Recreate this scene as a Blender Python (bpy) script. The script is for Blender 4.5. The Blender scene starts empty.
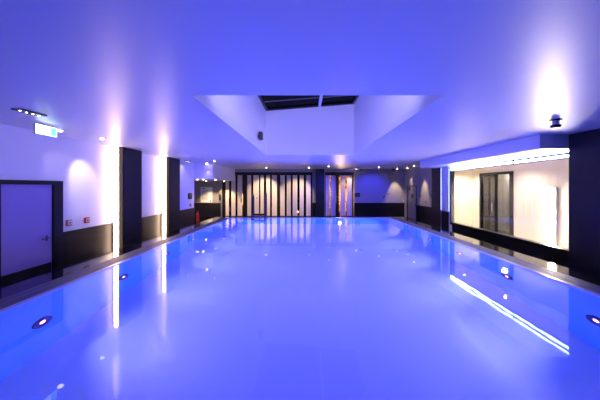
import bpy, bmesh, math, random
from mathutils import Vector, Matrix
random.seed(7)
sc = bpy.context.scene
COL = sc.collection
PI = math.pi

# ------------------------------------------------------------------ materials
def new_mat(name):
    m = bpy.data.materials.new(name); m.use_nodes = True
    nt = m.node_tree
    b = nt.nodes['Principled BSDF']
    return m, nt, b

def bump(nt, b, scale, strength, dist=0.01, detail=3.0, stretch=None):
    tc = nt.nodes.new('ShaderNodeTexCoord')
    src = tc.outputs['Object']
    if stretch:
        mp = nt.nodes.new('ShaderNodeMapping'); mp.inputs['Scale'].default_value = stretch
        nt.links.new(src, mp.inputs['Vector']); src = mp.outputs['Vector']
    n = nt.nodes.new('ShaderNodeTexNoise'); n.inputs['Scale'].default_value = scale
    n.inputs['Detail'].default_value = detail
    nt.links.new(src, n.inputs['Vector'])
    bp = nt.nodes.new('ShaderNodeBump'); bp.inputs['Strength'].default_value = strength
    bp.inputs['Distance'].default_value = dist
    nt.links.new(n.outputs['Fac'], bp.inputs['Height'])
    nt.links.new(bp.outputs['Normal'], b.inputs['Normal'])
    return n

def plain(name, col, rough=0.5, metal=0.0, spec=0.5, bumpsc=None, bumpst=0.1, vary=0.0, stretch=None):
    m, nt, b = new_mat(name)
    b.inputs['Base Color'].default_value = (*col, 1)
    b.inputs['Roughness'].default_value = rough
    b.inputs['Metallic'].default_value = metal
    b.inputs['Specular IOR Level'].default_value = spec
    n = None
    if bumpsc: n = bump(nt, b, bumpsc, bumpst, stretch=stretch)
    if vary:
        if n is None:
            tc = nt.nodes.new('ShaderNodeTexCoord')
            n = nt.nodes.new('ShaderNodeTexNoise'); n.inputs['Scale'].default_value = 6
            nt.links.new(tc.outputs['Object'], n.inputs['Vector'])
        mx = nt.nodes.new('ShaderNodeMix'); mx.data_type = 'RGBA'
        mx.inputs[6].default_value = (*[c*(1-vary) for c in col], 1)
        mx.inputs[7].default_value = (*[min(1, c*(1+vary)) for c in col], 1)
        nt.links.new(n.outputs['Fac'], mx.inputs[0])
        nt.links.new(mx.outputs[2], b.inputs['Base Color'])
    return m

def tiles(name, c1, c2, mortar, w, h, rough=0.3, ms=0.006, axes='YZ', offset=0.5):
    m, nt, b = new_mat(name)
    if axes != 'XY': b.inputs['Specular IOR Level'].default_value = .22
    b.inputs['Roughness'].default_value = rough
    tc = nt.nodes.new('ShaderNodeTexCoord')
    sp = nt.nodes.new('ShaderNodeSeparateXYZ'); cb = nt.nodes.new('ShaderNodeCombineXYZ')
    nt.links.new(tc.outputs['Object'], sp.inputs[0])
    nt.links.new(sp.outputs[axes[0]], cb.inputs['X']); nt.links.new(sp.outputs[axes[1]], cb.inputs['Y'])
    br = nt.nodes.new('ShaderNodeTexBrick')
    nt.links.new(cb.outputs[0], br.inputs['Vector'])
    br.offset = offset
    br.inputs['Color1'].default_value = (*c1, 1); br.inputs['Color2'].default_value = (*c2, 1)
    br.inputs['Mortar'].default_value = (*mortar, 1)
    br.inputs['Scale'].default_value = 1.0
    br.inputs['Mortar Size'].default_value = ms
    br.inputs['Brick Width'].default_value = w; br.inputs['Row Height'].default_value = h
    nt.links.new(br.outputs['Color'], b.inputs['Base Color'])
    bp = nt.nodes.new('ShaderNodeBump'); bp.inputs['Strength'].default_value = 0.25
    bp.inputs['Distance'].default_value = 0.004; bp.invert = True
    nt.links.new(br.outputs['Fac'], bp.inputs['Height'])
    nt.links.new(bp.outputs['Normal'], b.inputs['Normal'])
    return m

def emit(name, col, strength):
    m, nt, b = new_mat(name)
    b.inputs['Base Color'].default_value = (0.8, 0.8, 0.8, 1)
    b.inputs['Emission Color'].default_value = (*col, 1)
    b.inputs['Emission Strength'].default_value = strength
    return m

def thin_glass(name, tint, refl=0.08, edge=.9):
    m, nt, b = new_mat(name)
    nt.nodes.remove(b)
    out = nt.nodes['Material Output']
    t = nt.nodes.new('ShaderNodeBsdfTransparent'); t.inputs['Color'].default_value = (*tint, 1)
    g = nt.nodes.new('ShaderNodeBsdfGlossy'); g.inputs['Roughness'].default_value = 0.02
    lw = nt.nodes.new('ShaderNodeLayerWeight'); lw.inputs['Blend'].default_value = .5
    pw = nt.nodes.new('ShaderNodeMath'); pw.operation = 'POWER'; pw.inputs[1].default_value = 5
    f = nt.nodes.new('ShaderNodeMath'); f.operation = 'MULTIPLY_ADD'; f.inputs[1].default_value = edge; f.inputs[2].default_value = refl/2
    nt.links.new(lw.outputs['Facing'], pw.inputs[0]); nt.links.new(pw.outputs[0], f.inputs[0])
    mx = nt.nodes.new('ShaderNodeMixShader')
    nt.links.new(f.outputs[0], mx.inputs[0]); nt.links.new(t.outputs[0], mx.inputs[1]); nt.links.new(g.outputs[0], mx.inputs[2])
    nt.links.new(mx.outputs[0], out.inputs['Surface'])
    return m

WARM = (1.0, 0.72, 0.42)
M = {}
M['ceiling'] = plain('satin ceiling plaster', (0.80, 0.80, 0.84), 0.38, spec=0.75, bumpsc=2.2, bumpst=0.16)
M['shaft'] = plain('matt shaft plaster', (0.84, 0.82, 0.86), 0.7, bumpsc=9, bumpst=0.05)
M['wall'] = plain('satin wall paint', (0.82, 0.80, 0.84), 0.42, bumpsc=14, bumpst=0.05)
M['wall_grey'] = plain('grey mineral plaster', (.42,.40,.41), 0.6, bumpsc=9, bumpst=0.12, vary=0.12)
M['cream'] = plain('cream stucco', (0.86, 0.80, 0.70), 0.7, bumpsc=24, bumpst=0.15, vary=0.03)
M['tile_l'] = tiles('dark slate tile', (.013,.012,.015), (.018,.016,.019), (.006,.006,.007), 1.2, 0.30, 0.38)
M['tile_f'] = tiles('dark slate tile across', (.013,.012,.015), (.018,.016,.019), (.006,.006,.007), 1.2, 0.30, 0.38, axes='XZ')
M['floor'] = tiles('polished black floor tile', (.006,.006,.007), (.009,.008,.010), (.004,.004,.004), 0.6, 0.6, 0.10, axes='XY', offset=0)
M['pillar'] = plain('dark mosaic pillar', (.010,.009,.016), 0.5, spec=.35, bumpsc=60, bumpst=0.3, vary=0.4)
M['granite'] = plain('black polished granite', (.006,.006,.007), 0.08, spec=.3)
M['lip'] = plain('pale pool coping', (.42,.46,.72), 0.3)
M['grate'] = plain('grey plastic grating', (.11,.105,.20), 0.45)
M['channel'] = plain('dark channel', (.03,.03,.04), 0.6)
M['basin'] = plain('pale satin pool lining', (.80,.80,.90), 0.33, spec=1.0, bumpsc=4, bumpst=0.08)
M['basin'].node_tree.nodes['Principled BSDF'].inputs['Coat Weight'].default_value = .6
M['basin'].node_tree.nodes['Principled BSDF'].inputs['Coat Roughness'].default_value = .06
M['black'] = plain('black paint', (.012,.012,.014), 0.35)
M['black_metal'] = plain('black anodised frame', (.015,.015,.02), 0.3, metal=0.3)
M['steel'] = plain('brushed steel', (.62,.63,.66), 0.25, metal=1.0)
M['darksteel'] = plain('dark steel', (.10,.10,.14), 0.3, metal=0.9)
M['door'] = plain('blue grey lacquered door', (.36,.27,.62), 0.25, spec=0.6)
M['door_grey'] = plain('grey door leaf', (.42,.40,.42), 0.5)
M['white_plastic'] = plain('white plastic', (.8,.8,.8), 0.4)
M['red'] = plain('red plastic', (.60,.02,.02), 0.35)
M['yellow'] = plain('amber plastic', (.80,.33,.03), 0.35)
M['paper'] = plain('white notice paper', (.85,.84,.82), 0.6)
M['ink'] = plain('grey print', (.22,.21,.22), 0.6)
M['frost'] = plain('frosted glass stripe', (.80,.70,.60), 0.4, spec=0.4)
M['frost_lav'] = plain('frosted lavender glass stripe', (.78,.68,.78), 0.35)
M['darkroom'] = plain('dark lounge wall', (.010,.009,.008), 0.6)
M['glass'] = thin_glass('clear glass', (.94,.95,.95))
M['smoke_glass'] = thin_glass('smoked glass', (.55,.55,.58), .05, .5)
M['night_glass'] = thin_glass('dark roof glass', (.35,.36,.40), .02, .12)
M['greyglass'] = thin_glass('grey glass', (.60,.62,.62))
M['led_warm'] = emit('warm led strip', (1.0,.67,.45), 18)
M['led_tube'] = emit('warm tube lamp', (1.0,.82,.62), 140)
M['led_blue'] = emit('cool blue led line', (.24,.30,1.0), 40)
M['led_thin'] = emit('blue led edge', (.14,.2,1.0), 6)
M['spot_warm'] = emit('warm spot lens', (1.0,.78,.52), 22)
M['spot_white'] = emit('white spot lens', (1.0,.9,.85), 10)
M['exit_face'] = emit('lit exit sign face', (.86,1.0,.84), 4)
M['exit_green'] = emit('lit exit pictogram green', (.05,.75,.22), 1.6)
M['pool_lens'] = emit('pool lamp lens', (.75,.35,1.0), 5)
M['candle'] = emit('small amber lamp', (1.0,.42,.10), 12)
M['pool_ring'] = plain('dark pool lamp bezel', (.10,.05,.14), 0.3, metal=0.4)

M['basin_wall'] = plain('blue satin pool lining', (.20,.62,.92), 0.2, spec=.6, bumpsc=5, bumpst=.06)
M['wall_alcove'] = plain('mid grey plaster', (.30,.28,.27), .6, bumpsc=9, bumpst=.1, vary=.1)
def log_mat():
    m, nt, b = new_mat('stacked firewood')
    tc = nt.nodes.new('ShaderNodeTexCoord')
    v = nt.nodes.new('ShaderNodeTexVoronoi'); v.inputs['Scale'].default_value = 9
    nt.links.new(tc.outputs['Object'], v.inputs['Vector'])
    cr = nt.nodes.new('ShaderNodeValToRGB')
    cr.color_ramp.elements[0].color = (.75,.40,.16,1); cr.color_ramp.elements[1].color = (.04,.018,.008,1)
    cr.color_ramp.elements[0].position = .15; cr.color_ramp.elements[1].position = .62
    nt.links.new(v.outputs['Distance'], cr.inputs[0]); nt.links.new(cr.outputs[0], b.inputs['Base Color'])
    b.inputs['Roughness'].default_value = .7
    return m
M['logs'] = log_mat()

def water_mat():
    m, nt, b = new_mat('pool water')
    nt.nodes.remove(b)
    out = nt.nodes['Material Output']
    g = nt.nodes.new('ShaderNodeBsdfGlass'); g.inputs['IOR'].default_value = 1.333
    g.inputs['Roughness'].default_value = 0.0; g.inputs['Color'].default_value = (.93,.96,1,1)
    tc = nt.nodes.new('ShaderNodeTexCoord')
    n = nt.nodes.new('ShaderNodeTexNoise'); n.inputs['Scale'].default_value = 1.7; n.inputs['Detail'].default_value = 2
    nt.links.new(tc.outputs['Object'], n.inputs['Vector'])
    bp = nt.nodes.new('ShaderNodeBump'); bp.inputs['Strength'].default_value = 0.06; bp.inputs['Distance'].default_value = .02
    nt.links.new(n.outputs['Fac'], bp.inputs['Height']); nt.links.new(bp.outputs['Normal'], g.inputs['Normal'])
    nt.links.new(g.outputs[0], out.inputs['Surface'])
    return m
M['water'] = water_mat()

# ------------------------------------------------------------------ builders
class B:
    def __init__(s): s.bm = bmesh.new()
    def box(s, x0, x1, y0, y1, z0, z1, bev=0.0):
        t = bmesh.new()
        bmesh.ops.create_cube(t, size=1)
        for v in t.verts:
            v.co = Vector(((x0+x1)/2 + v.co.x*(x1-x0), (y0+y1)/2 + v.co.y*(y1-y0), (z0+z1)/2 + v.co.z*(z1-z0)))
        if bev: bmesh.ops.bevel(t, geom=t.edges[:], offset=bev, segments=2, affect='EDGES')
        s._add(t); return s
    def _add(s, t):
        me = bpy.data.meshes.new('t'); t.to_mesh(me); t.free(); s.bm.from_mesh(me); bpy.data.meshes.remove(me)
    def cyl(s, p0, p1, r0, r1=None, seg=24, bev=0.0):
        if r1 is None: r1 = r0
        p0, p1 = Vector(p0), Vector(p1); d = p1-p0
        t = bmesh.new()
        bmesh.ops.create_cone(t, cap_ends=True, cap_tris=False, segments=seg, radius1=r0, radius2=r1, depth=d.length)
        if bev: bmesh.ops.bevel(t, geom=[e for e in t.edges if len(e.link_faces) == 2 and e.calc_face_angle(0) > .8], offset=bev, segments=2, affect='EDGES')
        q = d.normalized().to_track_quat('Z', 'Y')
        bmesh.ops.transform(t, matrix=Matrix.Translation((p0+p1)/2) @ q.to_matrix().to_4x4(), verts=t.verts)
        s._add(t); return s
    def ring(s, c, axis, ro, ri, h, seg=32):
        """flat annulus with depth h along axis, from c outwards"""
        t = bmesh.new(); L = []
        for k in range(seg):
            a = 2*PI*k/seg; ca, sa = math.cos(a), math.sin(a)
            L.append([t.verts.new((r*ca, r*sa, z)) for r, z in ((ri, 0), (ro, 0), (ro*.97, h), (ri, h*.7))])
        for k in range(seg):
            a, b = L[k], L[(k+1) % seg]
            for j in range(4): t.faces.new((a[j], b[j], b[(j+1) % 4], a[(j+1) % 4]))
        bmesh.ops.recalc_face_normals(t, faces=t.faces[:])
        q = Vector(axis).normalized().to_track_quat('Z', 'Y')
        bmesh.ops.transform(t, matrix=Matrix.Translation(Vector(c)) @ q.to_matrix().to_4x4(), verts=t.verts)
        s._add(t); return s
    def tube(s, pts, r, seg=12):
        pts = [Vector(p) for p in pts]; t = bmesh.new(); rings = []
        up = None
        for i, p in enumerate(pts):
            d = (pts[min(i+1, len(pts)-1)] - pts[max(i-1, 0)]).normalized()
            if up is None:
                up = Vector((1,0,0)) if abs(d.x) < .8 else Vector((0,1,0))
            u = (up - d*up.dot(d)).normalized(); v = d.cross(u)
            rings.append([t.verts.new(p + (u*math.cos(2*PI*k/seg)+v*math.sin(2*PI*k/seg))*r) for k in range(seg)])
        for a, b in zip(rings, rings[1:]):
            for k in range(seg): t.faces.new((a[k], a[(k+1)%seg], b[(k+1)%seg], b[k]))
        t.faces.new(rings[0][::-1]); t.faces.new(rings[-1])
        bmesh.ops.recalc_face_normals(t, faces=t.faces[:])
        s._add(t); return s
    def poly(s, pts, d):
        """prism: polygon pts extruded by vector d"""
        t = bmesh.new(); d = Vector(d)
        a = [t.verts.new(p) for p in pts]; b = [t.verts.new(Vector(p)+d) for p in pts]
        n = len(pts)
        t.faces.new(a); t.faces.new(b[::-1])
        for k in range(n): t.faces.new((a[k], b[k], b[(k+1)%n], a[(k+1)%n]))
        bmesh.ops.recalc_face_normals(t, faces=t.faces[:])
        s._add(t); return s
    def build(s, name, mat, parent=None, smooth=False, origin=None):
        me = bpy.data.meshes.new(name)
        off = Vector((0,0,0))
        if parent is not None:
            p = parent
            while p is not None: off += p.location; p = p.parent
        else:
            if origin is None:
                cs = [v.co for v in s.bm.verts]
                lo = Vector([min(c[i] for c in cs) for i in range(3)]); hi = Vector([max(c[i] for c in cs) for i in range(3)])
                origin = Vector(((lo.x+hi.x)/2, (lo.y+hi.y)/2, lo.z))
            off = Vector(origin)
        bmesh.ops.translate(s.bm, vec=-off, verts=s.bm.verts)
        s.bm.to_mesh(me); s.bm.free()
        o = bpy.data.objects.new(name, me); COL.objects.link(o)
        me.materials.append(M[mat])
        if smooth:
            me.polygons.foreach_set('use_smooth', [True]*len(me.polygons))
            md = o.modifiers.new('edges', 'EDGE_SPLIT'); md.split_angle = math.radians(38)
        if parent is not None: o.parent = parent
        else: o.location = off
        return o

def tag(o, label, cat, group=None, kind=None):
    o['label'] = label; o['category'] = cat
    if group: o['group'] = group
    if kind: o['kind'] = kind
    return o
def thing(name, loc, label, cat, group=None, kind=None):
    o = bpy.data.objects.new(name, None); COL.objects.link(o); o.location = loc; o.empty_display_size = .1
    return tag(o, label, cat, group, kind)
def copy_tree(o, parent=None):
    c = o.copy(); COL.objects.link(c)
    if parent is not None: c.parent = parent
    for ch in list(o.children): copy_tree(ch, c)
    return c
def struct(name, b, mat, label, cat):
    return tag(b.build(name, mat), label, cat, kind='structure')
def lamp(name, kind, loc, energy, col, target=None, parent=None, size=.05, spot=70, blend=.6):
    l = bpy.data.lights.new(name, kind); l.energy = energy; l.color = col
    if kind in ('POINT', 'SPOT'): l.shadow_soft_size = size
    if kind == 'SPOT': l.spot_size = math.radians(spot); l.spot_blend = blend
    if kind == 'AREA': l.shape = 'DISK'; l.size = size
    o = bpy.data.objects.new(name, l); COL.objects.link(o)
    o.location = loc
    if target is not None:
        o.rotation_euler = (Vector(target)-Vector(loc)).to_track_quat('-Z', 'Y').to_euler()
    if parent is not None:
        off = Vector((0,0,0)); p = parent
        while p is not None: off += p.location; p = p.parent
        o.location = Vector(loc)-off; o.parent = parent
    return o

# ------------------------------------------------------------------ key sizes
CZ = 3.2                      # ceiling
PL, PR, P0, P1 = -3.64, 4.01, 0.6, 13.28   # pool
W = 0.5                       # water stands above the floor: a raised tank
PD = W-1.9                    # pool bottom
OL, OR, O0, O1 = -4.55, 4.90, -.3, 13.95     # outside of the tank
WL = -5.78                    # left wall
FY = 18.6                     # far wall plane
WR = 6.15                     # window wall
WF = 6.65                     # right wall beyond the window
BY = -2.6                     # wall behind

# ------------------------------------------------------------------ setting
# floor: four slabs round the tank
b = B()
b.box(-7.8, OL, BY, 21.4, -.25, 0); b.box(OR, 9.1, BY, 21.4, -.25, 0)
b.box(OL, OR, O1, 21.4, -.25, 0); b.box(OL, OR, BY, O0, -.25, 0)
struct('floor', b, 'floor', 'polished black tiled floor around the raised pool', 'floor')
def rim(b, i0, i1, z0, z1):
    """rectangular ring from distance i0 to i1 outside the water edge"""
    x0, x1, y0, y1 = PL, PR, P0, P1
    b.box(x0-i1, x0-i0, y0-i1, y1+i1, z0, z1); b.box(x1+i0, x1+i1, y0-i1, y1+i1, z0, z1)
    b.box(x0-i0, x1+i0, y1+i0, y1+i1, z0, z1); b.box(x0-i0, x1+i0, y0-i1, y0-i0, z0, z1)
# basin
b = B(); rim(b, 0, .07, PD-.1, W-.03)
struct('wall_pool', b, 'basin_wall', 'blue lined side walls of the swimming pool under the water', 'pool')
b = B(); b.box(PL, PR, P0, P1, PD-.1, PD)
struct('floor_pool', b, 'basin', 'pale shiny floor of the swimming pool under the water', 'pool')
# coping lip
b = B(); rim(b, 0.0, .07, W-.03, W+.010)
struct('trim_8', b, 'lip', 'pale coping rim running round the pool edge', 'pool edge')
# black polished ledge outside the gratings, and the skirt of the tank
b = B()
b.box(OL, PL-.07, O0, O1, -.25, W-.012); b.box(PR+.07, OR, O0, O1, -.25, W-.012)
b.box(PL-.07, PR+.07, P1+.07, O1, -.25, W-.012); b.box(PL-.07, PR+.07, O0, P0-.07, -.25, W-.012)
struct('wall_pool_surround', b, 'granite', 'black polished ledge and skirt of the raised pool', 'pool surround')
# water
b = B()
t = b.bm
vs = [t.verts.new(c) for c in ((PL,P0,W-.003),(PR,P0,W-.003),(PR,P1,W-.003),(PL,P1,W-.003))]
t.faces.new(vs)
tag(b.build('pool_water', 'water'), 'calm blue lit water filling the swimming pool', 'water', kind='stuff')

# ceiling with rooflight opening
SX0, SX1, SY0, SY1 = -1.5, 1.8, 3.6, 10.3
b = B()
b.box(-7.8, SX0, BY, 21.4, CZ, CZ+.15); b.box(SX1, 8.3, BY, 21.4, CZ, CZ+.15)
b.box(SX0, SX1, BY, SY0, CZ, CZ+.15); b.box(SX0, SX1, SY1, 21.4, CZ, CZ+.15)
struct('ceiling', b, 'ceiling', 'glossy white plaster ceiling over the pool', 'ceiling')
# shaft walls; glass slopes up to the right
GL, GR = 4.84, 5.10
def gz(x): return GL + (x-SX0)/(SX1-SX0)*(GR-GL)
b = B()
b.poly([(SX0-.12,SY1,CZ+.15),(SX1+.12,SY1,CZ+.15),(SX1+.12,SY1,gz(SX1+.12)),(SX0-.12,SY1,gz(SX0-.12))], (0,.12,0))
b.poly([(SX0-.12,SY0-.12,CZ+.15),(SX1+.12,SY0-.12,CZ+.15),(SX1+.12,SY0-.12,gz(SX1+.12)),(SX0-.12,SY0-.12,gz(SX0-.12))], (0,.12,0))
b.box(SX0-.12, SX0, SY0, SY1, CZ+.15, gz(SX0-.06)); b.box(SX1, SX1+.12, SY0, SY1, CZ+.15, gz(SX1+.06))
b.poly([(SX0,SY1,CZ),(SX1,SY1,CZ),(SX1,SY1,CZ+.15),(SX0,SY1,CZ+.15)], (0,-.004,0))
struct('wall_rooflight', b, 'shaft', 'pale walls of the rooflight shaft cut in the ceiling', 'wall')
# rooflight
w = thing('window_1', ((SX0+SX1)/2, SY1, GL), 'dark glazed rooflight at the top of the ceiling shaft', 'skylight', kind='structure')
b = B()
for y0, y1 in ((SY0, SY0+.12), (SY1-.10, SY1)):
    b.poly([(SX0,y0,gz(SX0)),(SX1,y0,gz(SX1)),(SX1,y0,gz(SX1)+.12),(SX0,y0,gz(SX0)+.12)], (0,y1-y0,0))
for x in (SX0, SX1-.07):
    b.poly([(x,SY0+.12,gz(x)),(x+.07,SY0+.12,gz(x+.07)),(x+.07,SY0+.12,gz(x+.07)+.12),(x,SY0+.12,gz(x)+.12)], (0,SY1-.22-SY0,0))
b.build('frame', 'black_metal', w)
b = B(); x = .46
b.poly([(x,SY0+.12,gz(x)-.02),(x+.09,SY0+.12,gz(x)-.02),(x+.09,SY0+.12,gz(x)+.10),(x,SY0+.12,gz(x)+.10)], (0,SY1-.22-SY0,0))
b.build('mullion', 'wall', w)
b = B(); y = 9.3
b.poly([(SX0+.07,y,gz(SX0)+.055),(SX1-.07,y,gz(SX1)+.045),(SX1-.07,y,gz(SX1)+.12),(SX0+.07,y,gz(SX0)+.13)], (0,.12,0))
b.build('glazing_bar', 'black_metal', w)
b = B()
b.poly([(SX0+.07,SY0+.12,gz(SX0)+.06),(SX1-.07,SY0+.12,gz(SX1)+.05),(SX1-.07,SY0+.12,gz(SX1)+.07),(SX0+.07,SY0+.12,gz(SX0)+.08)], (0,SY1-.22-SY0,0))
b.build('pane', 'night_glass', w)

# left wall
AY = 14.2                     # alcove begins
b = B(); b.box(WL-.2, WL, BY, 5.10, 0, CZ); b.box(WL-.2, WL, 6.49, AY, 0, CZ); b.box(WL-.2, WL, 5.10, 6.49, 2.14, CZ)
struct('wall_left', b, 'wall', 'pale left wall above the dark tiled dado', 'wall')
b = B()
for y0, y1 in ((BY, 5.10), (6.49, 8.22), (9.17, 10.98), (11.94, AY)):
    b.box(WL, WL+.025, y0, y1, 0.02, .93)
struct('trim_1', b, 'tile_l', 'dark slate tiled dado along the left wall', 'wall cladding')
# alcove walls
b = B(); b.box(-7.8, WL-.2, AY-.2, AY, 0, CZ); struct('wall_alcove_front', b, 'wall', 'return wall at the near side of the left alcove', 'wall')
b = B(); b.box(-7.8, -7.6, AY, FY, 0, CZ); struct('wall_alcove_side', b, 'wall_grey', 'side wall of the left alcove', 'wall')
b = B(); b.box(-7.6, -5.66, FY-.2, FY, 0, 2.41); struct('wall_alcove_back', b, 'wall_alcove', 'grey back wall of the left alcove carrying the notice', 'wall')
b = B(); b.box(-7.6, -5.70, FY-.225, FY-.2, 0.0, .93); struct('trim_2', b, 'tile_f', 'dark tiled dado under the notice in the left alcove', 'wall cladding')
# dropped bulkhead over alcove
b = B(); b.box(-7.6, -4.80, AY, FY-.02, 2.41, CZ)
struct('ceiling_alcove', b, 'wall', 'dropped ceiling box over the left alcove', 'ceiling')
# wall behind the camera, lounge shell
b = B(); b.box(-7.8, 8.3, BY-.2, BY, 0, CZ); struct('wall_back', b, 'tile_f', 'wall at the near end of the pool behind the photographer', 'wall')
# far wall: above the openings, pier, right hand part
b = B()
b.box(-5.66, 3.25, FY, FY+.2, 3.00, CZ)
b.box(.44, 1.28, FY, FY+.2, 0, 3.0)
b.box(3.25, WF+.2, FY, FY+.2, 0, CZ)
struct('wall_far', b, 'wall_grey', 'far end wall behind the pool', 'wall')
b = B(); b.box(3.25, WF, FY-.025, FY, 0, .93); b.box(.44, .68, FY-.025, FY, 0, .93)
struct('trim_3', b, 'tile_f', 'dark tiled dado along the far wall', 'wall cladding')
b = B(); b.box(-5.66, .44, FY-.02, FY+.2, 2.85, 3.0); b.box(1.28, 3.25, FY-.02, FY+.2, 2.86, 3.0)
struct('trim_4', b, 'black', 'black header above the striped glass partition and sauna doors', 'trim')
# right wall beyond window
b = B(); b.box(WF, WF+.2, 13.4, 16.55, 0, CZ); b.box(WF, WF+.2, 16.55, 18.05, 2.04, CZ); b.box(WF, WF+.2, 18.05, FY, 0, CZ)
struct('wall_right', b, 'wall_grey', 'grey right wall beside the far door', 'wall')
b = B(); b.box(WF-.025, WF, 13.4, 16.48, 0, .93)
struct('trim_5', b, 'tile_l', 'dark tiled dado on the right wall near the far door', 'wall cladding')

# right bulkhead over window
b = B(); b.box(5.35, 6.4, 6.29, 12.9, 2.88, CZ)
struct('ceiling_bulkhead', b, 'ceiling', 'dropped bulkhead above the long window on the right', 'ceiling')

# window wall: sill wall and near wall
b = B(); b.box(WR, WR+.12, 6.29, 11.60, 0, .42)
struct('wall_window_sill', b, 'black', 'low black wall under the long window', 'wall')
b = B(); b.box(WR-.02, WR+.14, 11.68, 12.5, 0, CZ-.32)
struct('wall_window_pier', b, 'wall', 'narrow wall pier beyond the long window', 'wall')
b = B(); b.box(WR-.045, WR-.02, 11.80, 12.42, 0, .93); struct('trim_6', b, 'tile_l', 'dark tile at the foot of the pier beyond the window', 'wall cladding')
b = B(); b.box(WR, WR+.2, BY, 4.6, 0, CZ); struct('wall_right_near', b, 'wall', 'right wall beside the photographer', 'wall')

# long window
w = thing('window_2', (WR, 9, .42), 'long internal window in black frame on the right', 'window', kind='structure')
b = B()
b.box(WR-.05, WR+.13, 6.295, 11.68, .42, .52); b.box(WR-.03, WR+.10, 11.58, 11.68, .52, 2.87)
b.box(WR-.01, WR+.10, 6.295, 6.34, .52, 2.87); b.box(WR-.01, WR+.10, 6.34, 11.58, 2.80, 2.87)
b.build('frame', 'black_metal', w)
b = B(); b.box(WR+.03, WR+.045, 6.34, 11.58, .52, 2.80); b.build('pane', 'glass', w)
# side room behind window
SRX = 8.0
b = B(); b.box(SRX, SRX+.2, 4.4, 10.6, 0, 2.95); b.box(SRX, SRX+.2, 12.65, 13.4, 0, 2.95); b.box(SRX, SRX+.2, 10.6, 12.65, 2.62, 2.95)
struct('wall_side_room', b, 'cream', 'cream wall of the side room seen through the window', 'wall')
b = B(); b.box(6.86, SRX, 13.2, 13.4, 0, 2.95); b.box(WR+.4, SRX, 4.4, 4.6, 0, 2.95); b.box(6.43, 6.86, 13.2,13.395,0,2.95)
struct('wall_side_room_end', b, 'cream', 'cream end walls of the side room seen through the window', 'wall')
b = B(); b.box(6.42, SRX, 4.6, 13.2, 2.95, 3.05); struct('ceiling_side_room', b, 'cream', 'cream ceiling of the side room', 'ceiling')
b = B(); b.box(6.30, SRX, 4.62, 13.19, 0, .02); struct('floor_side_room', b, 'cream', 'pale floor of the side room', 'floor')
# glazed door in side room
d = thing('door_1', (SRX, 11.6, 0), 'tall dark framed glazed doorway in the cream side room', 'door', kind='structure')
b = B()
for y0, y1 in ((10.6,10.78),(11.62,11.86),(12.55,12.65)): b.box(SRX-.03, SRX+.12, y0, y1, 0.02, 2.62)
b.box(SRX-.03, SRX+.12, 10.78, 11.62, 2.52, 2.62); b.box(SRX-.03, SRX+.12, 11.86, 12.55, 2.52, 2.62)
b.build('frame', 'black_metal', d)
b = B(); b.box(SRX+.02, SRX+.04, 10.78, 11.62, 0.02, 2.52); b.build('pane', 'glass', d)
b = B(); b.box(SRX+.02, SRX+.04, 11.86, 12.55, 0.02, 2.52); b.build('pane', 'greyglass', d)
b = B(); b.box(SRX-.07, SRX-.03, 11.70, 11.76, .95, 1.3, .01); b.build('handle', 'steel', d)
b = B(); b.box(9.0, 9.1, 9.6, 13.4, 0, 2.95); struct('wall_corridor', b, 'wall_grey', 'grey corridor wall beyond the side room doorway', 'wall')

# ------------------------------------------------------------------ doors
# big door left
d = thing('door_2', (WL, 5.75, 0), 'wide blue grey flush door at the near end of the left wall', 'door', kind='structure')
b = B()
b.box(WL-.06, WL+.05, 5.10, 5.17, 0, 2.14); b.box(WL-.06, WL+.05, 6.26, 6.49, 0, 2.14); b.box(WL-.06, WL+.05, 5.17, 6.26, 2.05, 2.14)
b.build('frame', 'black_metal', d)
b = B(); b.box(WL-.05, WL-.005, 5.17, 6.26, .012, 2.05); lf = b.build('leaf', 'door', d)
b = B(); b.box(WL-.005, WL+.004, 5.20, 6.24, .03, .30); b.build('kick_plate', 'black', lf)
b = B(); b.box(WL-.005, WL+.006, 6.105, 6.155, .80, .92, .003); b.cyl((WL,6.13,.87),(WL+.06,6.13,.87),.012); b.tube([(WL+.055,6.135,.87),(WL+.06,6.05,.87),(WL+.055,5.97,.865)], .015)
b.build('handle', 'darksteel', lf, smooth=True)
b = B(); b.box(WL-.12, WL-.06, 5.10, 6.49, 0, 2.14); b.build('backing_panel', 'black', d)

# far right door
d = thing('door_3', (WF, 17.3, 0), 'grey flush door at the far corner of the right wall', 'door', kind='structure')
b = B(); b.box(WF-.02, WF+.06, 16.50, 16.60, 0, 2.04); b.box(WF-.02, WF+.06, 17.99, 18.09, 0, 2.04); b.box(WF-.02, WF+.06, 16.5, 18.09, 2.04, 2.10)
b.build('frame', 'darksteel', d)
b = B(); b.box(WF+.005, WF+.05, 16.60, 17.99, .012, 2.04); lf = b.build('leaf', 'door_grey', d)
b = B(); b.box(WF-.006, WF+.005, 17.05, 17.35, 1.30, 1.56); b.build('door_sign', 'black', lf)
b = B(); b.box(WF-.07, WF+.005, 17.55, 17.90, 1.80, 1.98, .01); b.build('door_closer', 'black', lf)
b = B(); b.box(WF-.01, WF+.005, 16.68, 16.72, .80, 1.00); b.tube([(WF-.02,16.70,.93),(WF-.05,16.72,.93),(WF-.05,16.84,.93)], .012); b.build('handle', 'steel', lf)
b = B(); b.box(WF+.06, WF+.12, 16.55, 18.05, 0, 2.04); b.build('backing_panel', 'black', d)

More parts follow.
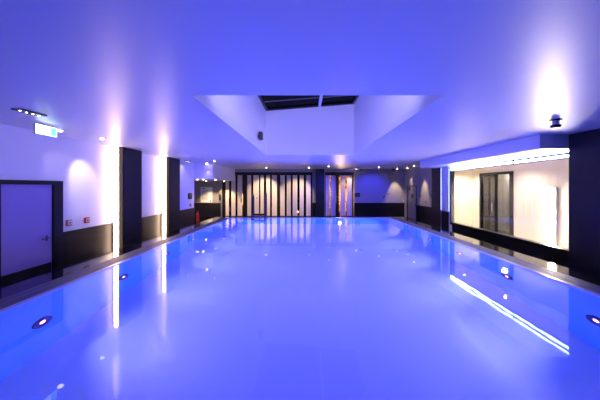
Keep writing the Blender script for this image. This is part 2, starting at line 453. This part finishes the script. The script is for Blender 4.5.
# ------------------------------------------------------------------ pillars
def pillar(x0, x1, y0, y1, z1, label):
    b = B(); b.box(x0, x1, y0, y1, 0, z1, .01)
    return tag(b.build('pillar', 'pillar'), label, 'pillar')
pillar(WL, -5.47, 8.22, 9.17, CZ, 'dark pillar on the left wall nearest the exit sign')
pillar(WL, -5.47, 10.98, 11.94, CZ, 'dark pillar on the left wall nearest the alcove')
pillar(.66, 1.21, 18.0, 18.52, CZ, 'dark free standing pillar between striped partition and sauna doors')
pillar(6.0, 6.40, 4.6, 6.29, CZ, 'wide dark pillar at the near right edge, ending the long window')
pillar(6.10, 6.42, 12.5, 13.38, CZ, 'dark pillar at the far end of the long window')

# vertical warm led strips on the near faces of the left pillars
def led_strip(y, label):
    t = thing('led_strip', (-5.62, y, 0), label, 'wall light', 'vertical strips on the left pillars')
    b = B(); b.box(-5.71, -5.575, y-.03, y-.001, .02, CZ-.01, .004); b.build('channel', 'steel', t)
    b = B(); b.box(-5.70, -5.590, y-.075, y-.03, .04, CZ-.03, .004); b.build('diffuser', 'led_warm', t)
    return t
s1 = led_strip(8.22, 'floor to ceiling warm light strip on the pillar nearest the exit sign')
s2 = copy_tree(s1); s2.location.y = 10.98; s2['label'] = 'floor to ceiling warm light strip on the pillar nearest the alcove'

# ------------------------------------------------------------------ gratings
def grating(x0, x1, y0, y1, label):
    t = thing('overflow_grating', ((x0+x1)/2, (y0+y1)/2, W-.011), label, 'drain grating')
    b = B(); b.box(x0, x1, y0, y1, W-.011, W-.007); b.build('channel', 'channel', t)
    b = B()
    along_y = (y1-y0) > (x1-x0)
    L0, L1, W0, W1 = (y0, y1, x0, x1) if along_y else (x0, x1, y0, y1)
    p = L0
    while p < L1-.02:
        if along_y: b.bm.verts.ensure_lookup_table()
        q = p+.018
        c = [(W0,p),(W1,p),(W1,q),(W0,q)]
        f = []
        for z in (W-.007, W+.008):
            for (wv, lv) in c:
                f.append(b.bm.verts.new((wv, lv, z) if along_y else (lv, wv, z)))
        for a in ((4,5,6,7),(0,1,5,4),(1,2,6,5),(2,3,7,6),(3,0,4,7)):
            b.bm.faces.new([f[i] for i in a])
        p += .030
    bmesh.ops.recalc_face_normals(b.bm, faces=b.bm.faces[:])
    b.build('bars', 'grate', t)
    b = B()
    for wv in (W0, (W0+W1)/2-.01, W1-.02):
        if along_y: b.box(wv, wv+.02, y0, y1, W-.007, W+.0095)
        else: b.box(x0, x1, wv, wv+.02, W-.007, W+.0095)
    b.build('edge_rail', 'grate', t)
    return t
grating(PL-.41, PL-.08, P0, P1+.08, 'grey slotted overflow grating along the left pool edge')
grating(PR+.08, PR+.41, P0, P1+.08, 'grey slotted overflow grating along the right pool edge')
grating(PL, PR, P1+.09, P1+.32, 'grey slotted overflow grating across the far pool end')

# ------------------------------------------------------------------ pool lamps
def pool_lamp(sy=1):
    t = thing('pool_lamp', (0, 0, 0), '', 'pool light', 'underwater lamps in the pool walls')
    b = B(); b.ring((0,0,0), (1,0,0), .140, .048, .024); b.build('bezel', 'pool_ring', t, smooth=True)
    b = B(); b.cyl((0,0,0),(.013,0,0),.048,.043,32); b.build('lens', 'pool_lens', t, smooth=True)
    lamp('pool_beam', 'SPOT', (.05,0,0), 600, (.10,.11,1), (3.8,sy*1.6,-.85), t, .07, 108, 1.0)
    return t
proto = pool_lamp()
ordn = ['nearest', 'second', 'third', 'fourth', 'fifth', 'farthest']
YS = [3.79, 5.475, 7.16, 8.85, 10.54, 12.2]
first = True; protos = {'left': proto, 'right': pool_lamp(-1)}
for side, x, rz in (('left', PL, 0), ('right', PR, PI)):
    first = True; proto = protos[side]
    for y, n in zip(YS, ordn):
        o = proto if first else copy_tree(proto); first = False
        o.location = (x, y, W-1.01); o.rotation_euler = (0, 0, rz)
        o['label'] = ('round underwater lamp in the %s pool wall, %s' % (side, n + ' from the photographer' if n not in ('nearest','farthest') else n + ' of its row')) if n else 'round underwater lamp in the %s pool wall just out of view' % side

# ------------------------------------------------------------------ blue linear lights under bulkhead
def lin_light():
    t = thing('linear_light', (0,0,0), '', 'light', 'blue white light lines above the long window')
    b = B(); b.box(-.012, .03, -.86, .86, -.056, .056, .004); b.build('housing', 'black', t)
    b = B(); b.box(-.034, -.012, -.85, .85, -.030, .030, .006); b.build('diffuser', 'led_blue', t)
    return t
lp = lin_light(); first = True
for row, z in (('upper', 2.836), ('lower', 2.722)):
    for y, n in ((7.17, 'nearest the wide pillar'), (8.93, 'in the middle'), (10.69, 'farthest from the photographer')):
        o = lp if first else copy_tree(lp); first = False
        o.location = (WR-.055, y, z); o['label'] = 'blue white light line above the window, %s row, %s' % (row, n)
def thin_strip(y, label):
    t = thing('light_rail', (WR-.04, y, 0.95), label, 'light', 'blue edge strips on the pier')
    b = B(); b.box(WR-.035, WR-.021, y-.03, y+.03, .95, 2.86); b.build('channel', 'steel', t)
    b = B(); b.box(WR-.042, WR-.035, y-.022, y+.022, .96, 2.85); b.build('diffuser', 'led_thin', t)
thin_strip(11.76, 'vertical blue light strip on the pier next to the window frame')
thin_strip(12.44, 'vertical blue light strip on the pier next to the far dark pillar')

# warm tube lamp in side room
t = thing('tube_lamp', (SRX-.06, 8.84, .02), 'upright warm glowing light bar against the cream wall', 'lamp')
b = B(); b.box(SRX-.08, SRX-.001, 8.72, 8.96, .02, 2.0, .006); b.build('housing', 'white_plastic', t)
b = B(); b.box(SRX-.105, SRX-.08, 8.745, 8.935, .06, 1.96, .008); b.build('diffuser', 'led_tube', t)
lamp('corridor_fill', 'POINT', (8.6, 11.9, 2.6), 60, (1,.85,.68), size=.1)  # unseen lamp added to brighten the corridor behind the glazed doorway

# ------------------------------------------------------------------ striped partition
X = lambda px: (px-306)*.06764
w = thing('window_3', (-1.8, FY, 0), 'dark glass partition with frosted stripes across the far end', 'glass partition', kind='structure')
b = B()
for px0, px1 in ((222.2,224.8),(242.8,246.4),(277.6,279.6),(311.4,312.4)): b.box(X(px0), X(px1), FY+.01, FY+.12, 0, 2.85)
for px0, px1 in ((224.8,242.8),(246.4,277.6),(279.6,311.4)): b.box(X(px0), X(px1), FY+.01, FY+.12, 0, .05); b.box(X(px0), X(px1), FY+.01, FY+.12, 2.80, 2.85)
b.build('frame', 'black_metal', w)
for px0, px1 in ((224.8,242.8),(246.4,277.6),(279.6,311.4)):
    b = B(); b.box(X(px0), X(px1), FY+.06, FY+.072, .05, 2.80); b.build('pane', 'smoke_glass', w)
for px0, px1 in ((225.2,229),(231,235.5),(237.2,242.4),(247,251.3),(253,259.1),(260.2,264),(266,270.2),(271.7,277.2),(280,285),(286.5,291),(292.5,297.5),(299.5,304),(306,311)):
    b = B(); b.box(X(px0+.15), X(px1-.25), FY+.045, FY+.058, .05, 2.80); b.build('frosted_stripe', 'frost', w)
b = B(); b.cyl((X(256.5),FY+.035,1.25),(X(256.5),FY+.045,1.25),.03); b.box(X(241),X(241.6),FY-.02,FY+.045,.95,1.25); b.build('handle', 'steel', w)
# lounge behind partition
b = B(); b.box(-5.9, .5, 21.2, 21.4, 0, CZ); b.box(-5.86, -5.66, FY+.2, 21.2, 0, CZ); b.box(.44, .64, FY+.2, 21.2, 0, 2.99)
struct('wall_lounge', b, 'darkroom', 'dark walls of the room behind the striped glass', 'wall')
for (px, z, lab) in ((257, 2.2, 'upright amber lamp glimpsed behind the striped glass near the pool ladder'), (298, .25, 'small amber candle lamp low behind the striped glass near the free standing pillar'), (242.6, 1.5, 'upright amber lamp behind the striped glass near the alcove')):
    x = (px-306)*20.2/275
    t = thing('amber_lamp', (x, 20.2, 0), lab, 'lamp')
    h = z
    b = B(); b.cyl((x,20.2,0),(x,20.2,.03),.10); b.cyl((x,20.2,.03),(x,20.2,h*.45),.015); b.build('stand', 'black', t)
    b = B(); b.cyl((x,20.2,h*.45),(x,20.2,h),.07,.06); b.build('shade', 'candle', t, smooth=True)

# ------------------------------------------------------------------ sauna doors
w = thing('door_4', (X(339), FY, 0), 'pair of striped glass sauna doors with firewood glowing behind', 'door', kind='structure')
b = B()
for px0, px1 in ((325,325.6),(335.8,338.9),(352.2,353.6)): b.box(X(px0), X(px1), FY-.01, FY+.1, 0, 2.86)
for px0, px1 in ((325.6,335.8),(338.9,352.2)): b.box(X(px0), X(px1), FY-.01, FY+.1, 2.78, 2.86); b.box(X(px0), X(px1), FY-.01, FY+.1, 0, .05)
b.build('frame', 'black_metal', w)
for px0, px1 in ((325.6,335.8),(338.9,352.2)):
    b = B(); b.box(X(px0), X(px1), FY+.06, FY+.07, .05, 2.78); b.build('pane', 'glass', w)
for px0, px1 in ((325.7,329.3),(331.0,335.7),(340.6,345.2),(347.2,352.0)):
    b = B(); b.box(X(px0), X(px1), FY+.045, FY+.058, .05, 2.78); b.build('frosted_stripe', 'frost_lav', w)
b = B(); b.cyl((X(336.6),FY-.05,.9),(X(336.6),FY-.05,1.4),.018); b.cyl((X(336.6),FY-.05,1.0),(X(336.6),FY,1.0),.01); b.cyl((X(336.6),FY-.05,1.3),(X(336.6),FY,1.3),.01)
b.build('handle', 'steel', w)
b = B(); b.box(1.0, 3.6, 19.9, 20.1, 0, 2.99); b.box(1.0,1.1,FY+.2,19.9,0,2.99); b.box(3.5,3.6,FY+.2,19.9,0,2.99)
tag(b.build('wall_sauna', 'logs'), 'stacked firewood wall glowing behind the sauna doors', 'wall', kind='structure')
lamp('sauna_light', 'POINT', (2.3, 19.15, 1.5), 240, (1.0,.62,.28), size=.1)

# ------------------------------------------------------------------ ladder at far end
lx0, lx1 = -2.59, -1.96
t = thing('pool_ladder', ((lx0+lx1)/2, P1, W), 'steel pool ladder with tall handrails at the far pool edge', 'ladder')
def rail(x, h):
    pts = [(x, P1-.16, W-.9), (x, P1-.16, h-.22)]
    for k in range(9):
        a = PI - k*PI/8
        pts.append((x, P1+.10+.26*math.cos(a), h-.22+.22*math.sin(a)))
    pts += [(x, P1+.36, W-.012)]
    return B().tube(pts, .028)
rail(lx0, W+1.14).build('handrail', 'darksteel', t, smooth=True)
rail(lx1, W+1.24).build('handrail', 'darksteel', t, smooth=True)
for z in (W+.10, W-.2, W-.45, W-.7):
    B().box(lx0, lx1, P1-.20, P1-.06, z-.025, z+.025, .008).build('step', 'darksteel', t)
B().box(lx0, lx1, P1-.05, P1+.05, W+.13, W+.21, .01).build('cross_plate', 'black', t)

# ------------------------------------------------------------------ ceiling fittings
def downlight(x, y, z, label, group, mat='spot_warm', r=.05, energy=14, target=None, spot=80, col=WARM):
    t = thing('downlight', (x, y, z), label, 'ceiling light', group)
    b = B(); b.ring((x,y,z), (0,0,-1), r*1.6, r, .012, 24); b.build('bezel', 'steel', t, smooth=True)
    b = B(); b.cyl((x,y,z),(x,y,z-.035),r,r*.62,20); b.build('lens', mat, t, smooth=True)
    lamp('downlight_lamp', 'SPOT', (x,y,z-.07), energy, col, target or (x,y,0), t, .03, spot, .7)
    return t
G = 'small recessed ceiling spots'
W2 = (1,.86,.74)
downlight(-5.18, 5.79, CZ, 'round recessed spot beside the exit sign on its far side', G, 'spot_white', energy=10, target=(-5.78,6.8,1.9), spot=65, col=W2)
downlight(-5.0, 6.75, CZ, 'round recessed spot in front of the nearest left pillar', G, 'spot_white', energy=80, target=(-5.78,7.15,2.1), spot=52, col=W2)
downlight(-5.05, 14.0, CZ, 'recessed spot just in front of the alcove ceiling box', G, energy=12)
def wallspot(x, y, lab, e=30, tx=0, ty=0, z=CZ, col=WARM, spot=46):
    downlight(x, y, z, lab, G, energy=e, r=.036, target=(x+tx, y+ty, 1.2), spot=spot, col=col)
wallspot(X(267)*.93, 17.0, 'recessed spot above the pool ladder', 430, -.4, 1.6, spot=72)
wallspot(X(309)*.95, 17.0, 'recessed spot beside the free standing pillar', 330, -.9, 1.6, spot=66)
wallspot(X(356)*.985, 18.2, 'recessed spot near the sauna doors on the far wall', 150, -1.0, .4, spot=60)
BLUE_FILL = (.04,.04,1.0)  # for three extra ceiling spots, added to wash the far end blue
wallspot(4.4, 16.6, 'added blue fill spot on the ceiling facing the far wall right of the sauna doors', 300, 0, 2.0, col=BLUE_FILL, spot=85)
wallspot(1.3, 15.8, 'added blue fill spot on the ceiling facing the free standing pillar', 300, -.2, 2.4, col=BLUE_FILL, spot=70)
wallspot(-4.2, 12.6, 'added blue fill spot on the ceiling facing the alcove ceiling box', 260, -1.4, 1.4, col=BLUE_FILL, spot=90)
wallspot(5.95, 17.9, 'recessed spot washing the far right corner', 210, .1, .7)
wallspot(6.05, 15.4, 'recessed spot washing the right wall beside the far door', 210, .6, 0)
wallspot(6.35, 17.2, 'recessed spot over the far right door', 90, .3, .4)
for i, (x, y, lab) in enumerate(((-5.70,14.45,'alcove spot nearest the left wall'),(-5.40,14.45,'second alcove spot from the left wall'),(-5.0,15.2,'alcove spot nearest the pool'),(-5.35,18.0,'alcove spot nearest the striped glass'),(-6.4,17.6,'alcove spot above the notice'))):
    downlight(x, y, 2.41, 'small warm ' + lab, 'warm spots under the alcove ceiling box', energy=60 if i < 3 else 260, r=.045, target=(x+.1, y+.25, 0), spot=95)
# side room spots
for y in (6.6, 9.8, 12.3):
    downlight(7.1, y, 2.95, 'warm ceiling spot inside the side room, ' + {6.6:'nearest the wide pillar', 9.8:'halfway along', 12.3:'at its far end'}[y], 'spots in the side room', energy={6.6:12, 9.8:130, 12.3:330}[y], spot=150, col=(1,.84,.66))

# multi-spot vent fittings
def vent_fitting(x, y, label):
    t = thing('ceiling_vent', (x, y, CZ), label, 'ceiling fitting', 'dark slotted ceiling fittings')
    b = B(); b.box(x-.09, x+.09, y-.21, y+.21, CZ-.02, CZ-.001, .006); b.build('housing', 'black', t)
    for k in range(4):
        yy = y-.15+.1*k
        b = B(); b.cyl((x,yy,CZ-.026),(x,yy,CZ-.02),.013,seg=14); b.build('lens', 'spot_white', t)
    lamp('vent_light', 'SPOT', (x,y,CZ-.06), 7, W2, (x-1.0,y+.5,0.8), t, .06, 110, .8)
vent_fitting(-4.42, 4.40, 'dark ceiling fitting with four tiny lights near the exit sign')
vent_fitting(-5.47, 12.7, 'dark ceiling fitting with four tiny lights near the alcove')

# exit sign
t = thing('exit_sign', (-4.92, 5.2, 2.98), 'lit green and white exit sign hanging from the ceiling', 'exit sign')
b = B(); b.box(-4.95, -4.905, 4.98, 5.42, 2.97, 3.16, .006); b.build('housing', 'white_plastic', t)
b = B(); b.box(-4.905, -4.900, 4.99, 5.41, 2.98, 3.15); b.build('face', 'exit_face', t)
b = B()   # running figure, doorway and arrow
fx = -4.8985
def fq(pts): b.poly([(fx, p[0], p[1]) for p in pts], (-.0012, 0, 0))
fq([(5.28,2.99),(5.40,2.99),(5.40,3.14),(5.28,3.14)])
fq([(5.02,3.06),(5.07,3.02),(5.07,3.05),(5.13,3.05),(5.13,3.07),(5.07,3.07),(5.07,3.10)])
fq([(5.18,3.10),(5.21,3.11),(5.23,3.06),(5.20,3.05)]); fq([(5.20,3.05),(5.23,3.06),(5.26,3.01),(5.245,3.00)]); fq([(5.20,3.05),(5.215,3.04),(5.17,3.005),(5.155,3.015)])
fq([(5.19,3.125),(5.205,3.115),(5.22,3.125),(5.205,3.14)])
b.build('pictogram', 'exit_green', t)
for y in (5.06, 5.34): B().cyl((-4.927,y,3.16),(-4.927,y,CZ),.008,seg=10).build('hanger', 'steel', t)

# smoke detector right
t = thing('smoke_detector', (4.45, 4.9, CZ), 'dark round smoke detector on the ceiling before the wide pillar', 'smoke detector')
b = B(); b.cyl((4.45,4.9,CZ-.022),(4.45,4.9,CZ),.088,.092,28); b.build('base', 'black', t, smooth=True)
b = B(); b.cyl((4.45,4.9,CZ-.10),(4.45,4.9,CZ-.022),.05,.06,28); b.build('neck', 'white_plastic', t, smooth=True)
b = B(); b.cyl((4.45,4.9,CZ-.15),(4.45,4.9,CZ-.10),.06,.085,28); b.build('sensor_head', 'black', t, smooth=True)
# blue fill floods added out of view to brighten the shaft and pool
fl = None
for x, n in ((-.9,'left'),(.15,'middle'),(1.2,'right')):
    if fl is None:
        t = fl = thing('shaft_fill_flood', (x, SY0, 4.2), '', 'light', 'added blue fill floods in the rooflight shaft')
        b = B(); b.box(x-.12,x+.12,SY0+.02,SY0+.07,4.12,4.28,.01); b.box(x-.03,x+.03,SY0,SY0+.02,4.17,4.23); b.build('housing','black',t)
        b = B(); b.box(x-.10,x+.10,SY0+.07,SY0+.075,4.14,4.26); b.build('lens','led_thin',t)
        lamp('shaft_fill_lamp','SPOT',(x,SY0+.10,4.2),250,(.42,.40,1),(x,9.4,2.6),t,.08,120,1.0)
        o = t
    else:
        o = copy_tree(fl); o.location.x = x
    o['label'] = 'added blue fill flood on the near side of the rooflight shaft, ' + n + ' of three'
# small speaker in shaft
t = thing('wall_speaker', (SX0, 8.6, 3.5), 'small black speaker on the left side of the rooflight shaft', 'speaker')
b = B(); b.box(SX0+.03, SX0+.15, 8.5, 8.7, 3.48, 3.72, .015); b.build('cabinet', 'black', t)
b = B(); b.box(SX0, SX0+.03, 8.57, 8.63, 3.56, 3.64); b.build('bracket', 'black', t)
# cameras on the far wall ceiling
for x, y, lab in ((X(360), 18.3, 'small dark dome camera on the ceiling near the sauna doors'), (X(392), 18.3, 'small dark dome camera on the ceiling near the far right corner')):
    t = thing('ceiling_camera', (x, y, CZ), lab, 'camera')
    b = B(); b.cyl((x,y,CZ-.04),(x,y,CZ),.11,.11); b.build('base', 'darksteel', t, smooth=True)
    b = B(); b.cyl((x,y,CZ-.09),(x,y,CZ-.04),.05,.09); b.cyl((x,y,CZ-.11),(x,y,CZ-.09),.02,.05); b.build('dome', 'black', t, smooth=True)

# ------------------------------------------------------------------ small wall things
def call_point(y, z, mat, label):
    t = thing('alarm_switch', (WL, y, z), label, 'alarm button')
    b = B(); b.box(WL, WL+.045, y-.075, y+.075, z-.075, z+.075, .008); b.build('housing', mat, t)
    b = B(); b.box(WL+.045, WL+.05, y-.045, y+.045, z-.04, z+.045); b.build('glass_plate', 'white_plastic' if mat == 'yellow' else 'paper', t)
    b = B(); b.cyl((WL+.05,y,z),(WL+.056,y,z),.02,seg=16); b.build('button', 'black', t)
call_point(6.68, 1.13, 'yellow', 'amber square alarm button beside the big left door')
call_point(7.22, 1.13, 'red', 'red square alarm button between door and nearest pillar')
call_point(13.75, 1.10, 'yellow', 'amber square alarm button at the alcove corner of the left wall')
t = thing('control_switch_box', (WL, 13.6, 1.5), 'black control box on the left wall at the alcove corner', 'control box')
b = B(); b.box(WL, WL+.05, 13.45, 13.85, 1.40, 1.70, .008); b.build('housing', 'black', t)
b = B(); b.box(WL+.05, WL+.053, 13.52, 13.78, 1.52, 1.66); b.build('display', 'darksteel', t)
# extinguisher in alcove corner
ex, ey = -7.15, 18.0
ex, ey = -5.62, 14.65
ex = -6.15; ey = 15.6
t = thing('fire_extinguisher', (ex, ey, 0), 'red fire extinguisher standing at the edge of the left alcove', 'fire extinguisher')
b = B(); b.cyl((ex,ey,0),(ex,ey,.48),.085,bev=.015); b.cyl((ex,ey,.48),(ex,ey,.56),.08,.03); b.build('cylinder', 'red', t, smooth=True)
b = B(); b.cyl((ex,ey,.56),(ex,ey,.62),.025); b.box(ex-.02,ex+.02,ey-.12,ey+.05,.62,.645,.005); b.build('valve', 'black', t)
b = B(); b.tube([(ex,ey-.03,.60),(ex+.08,ey-.06,.60),(ex+.11,ey-.05,.45),(ex+.10,ey-.03,.2)], .014); b.build('hose', 'black', t, smooth=True)
# notice
nx0, nx1, ny = (200.6-306)*18.4/275, (212.4-306)*18.4/275, FY-.2
t = thing('notice_board', ((nx0+nx1)/2, ny, .95), 'white printed notice on the grey alcove wall', 'notice')
b = B(); b.box(nx0, nx1, ny-.015, ny-.001, .96, 1.99, .003); sheet = b.build('sheet', 'paper', t)
b = B()
b.box(nx0+.08, nx0+.32, ny-.017, ny-.015, 1.87, 1.93)
for k in range(12):
    z = 1.78-.055*k
    b.box(nx0+.08, nx0+.08+random.uniform(.38,.62), ny-.017, ny-.015, z-.011, z+.011)
b.build('print', 'ink', sheet)
b = B(); b.cyl((nx1-.12,ny-.018,1.05),(nx1-.12,ny-.015,1.05),.045); b.build('emblem', 'black', sheet)
# switch boxes
t = thing('switch_box', (-5.78, ny, 1.15), 'tall black switch box right of the notice', 'switch box')
b = B(); b.box(-5.80,-5.69,ny-.05,ny,1.10,1.50,.006); b.build('housing', 'black', t)
b = B(); b.box(-5.785,-5.705,ny-.053,ny-.05,1.32,1.44); b.build('rocker', 'darksteel', t)
t = thing('far_sign', (X(357.2), FY, 1.35), 'black rectangular sign on the far wall right of the sauna doors', 'sign')
b = B(); b.box(X(354.6), X(359.9), FY-.03, FY, 1.33, 1.60, .004); b.build('plate', 'black', t)
b = B(); b.box(X(355.1), X(359.4), FY-.032, FY-.03, 1.37, 1.56); b.build('face', 'darksteel', t)
# thermometer-like white fitting in the corner
t = thing('wall_sensor', (X(404), FY, .98), 'small white sensor on the far wall above the dado corner', 'sensor')
b = B(); b.box(X(403.0), X(404.0), FY-.04, FY, 1.0, 1.22, .006); b.build('housing', 'white_plastic', t)
b = B(); b.box(X(403.2), X(403.8), FY-.042, FY-.04, 1.12, 1.18); b.build('grille', 'darksteel', t)
# robe hooks
def hook(loc, rz, label):
    t = thing('hanger_hook', loc, label, 'hook', 'slanted black robe hooks')
    x, y, z = loc
    b = B(); b.cyl((x,y,z),(x,y-.012,z),.035,seg=16); b.build('rose', 'black', t)
    b = B(); b.tube([(x,y-.012,z),(x+.03,y-.06,z+.02),(x+.06,y-.085,z+.09),(x+.065,y-.08,z+.13)], .014); b.build('prong', 'black', t, smooth=True)
    t.rotation_euler = (0,0,rz)
hook((X(383.5), FY, 1.30), 0, 'slanted black robe hook on the far wall, lower of the pair')
hook((X(388), FY, 1.50), 0, 'slanted black robe hook on the far wall, upper of the pair')
for y, z, n in ((15.9,1.45,'nearest the far door'),(15.2,1.15,'lowest of the three'),(14.55,1.5,'nearest the dark pillar')):
    hook((WF, y, z), PI/2*-1 if False else -PI/2, 'black robe hook on the right wall, ' + n)

# ------------------------------------------------------------------ world, camera
wd = bpy.data.worlds.new('night'); sc.world = wd; wd.use_nodes = True
bg = wd.node_tree.nodes['Background']; bg.inputs[0].default_value = (.10,.12,.18,1); bg.inputs[1].default_value = .02

cam = bpy.data.cameras.new('camera'); co = bpy.data.objects.new('camera', cam); COL.objects.link(co)
cam.sensor_width = 36; cam.lens = 36*275/600
co.location = (0, 0, 2.0); co.rotation_euler = (PI/2, 0, 0)
cam.shift_x = -6/600; cam.shift_y = -13/600
cam.clip_start = .05
sc.camera = co

vs = sc.view_settings
sc.display_settings.display_device = 'sRGB'
vs.view_transform = 'Standard'; vs.look = 'None'; vs.gamma = 1; vs.use_curve_mapping = False
vs.exposure = 0.0
cy = sc.cycles
cy.use_denoising = True
cy.max_bounces = 12; cy.diffuse_bounces = 6; cy.glossy_bounces = 6; cy.transmission_bounces = 8; cy.transparent_max_bounces = 8
cy.sample_clamp_indirect = 8
cy.blur_glossy = 1.0
cy.caustics_reflective = True; cy.caustics_refractive = True
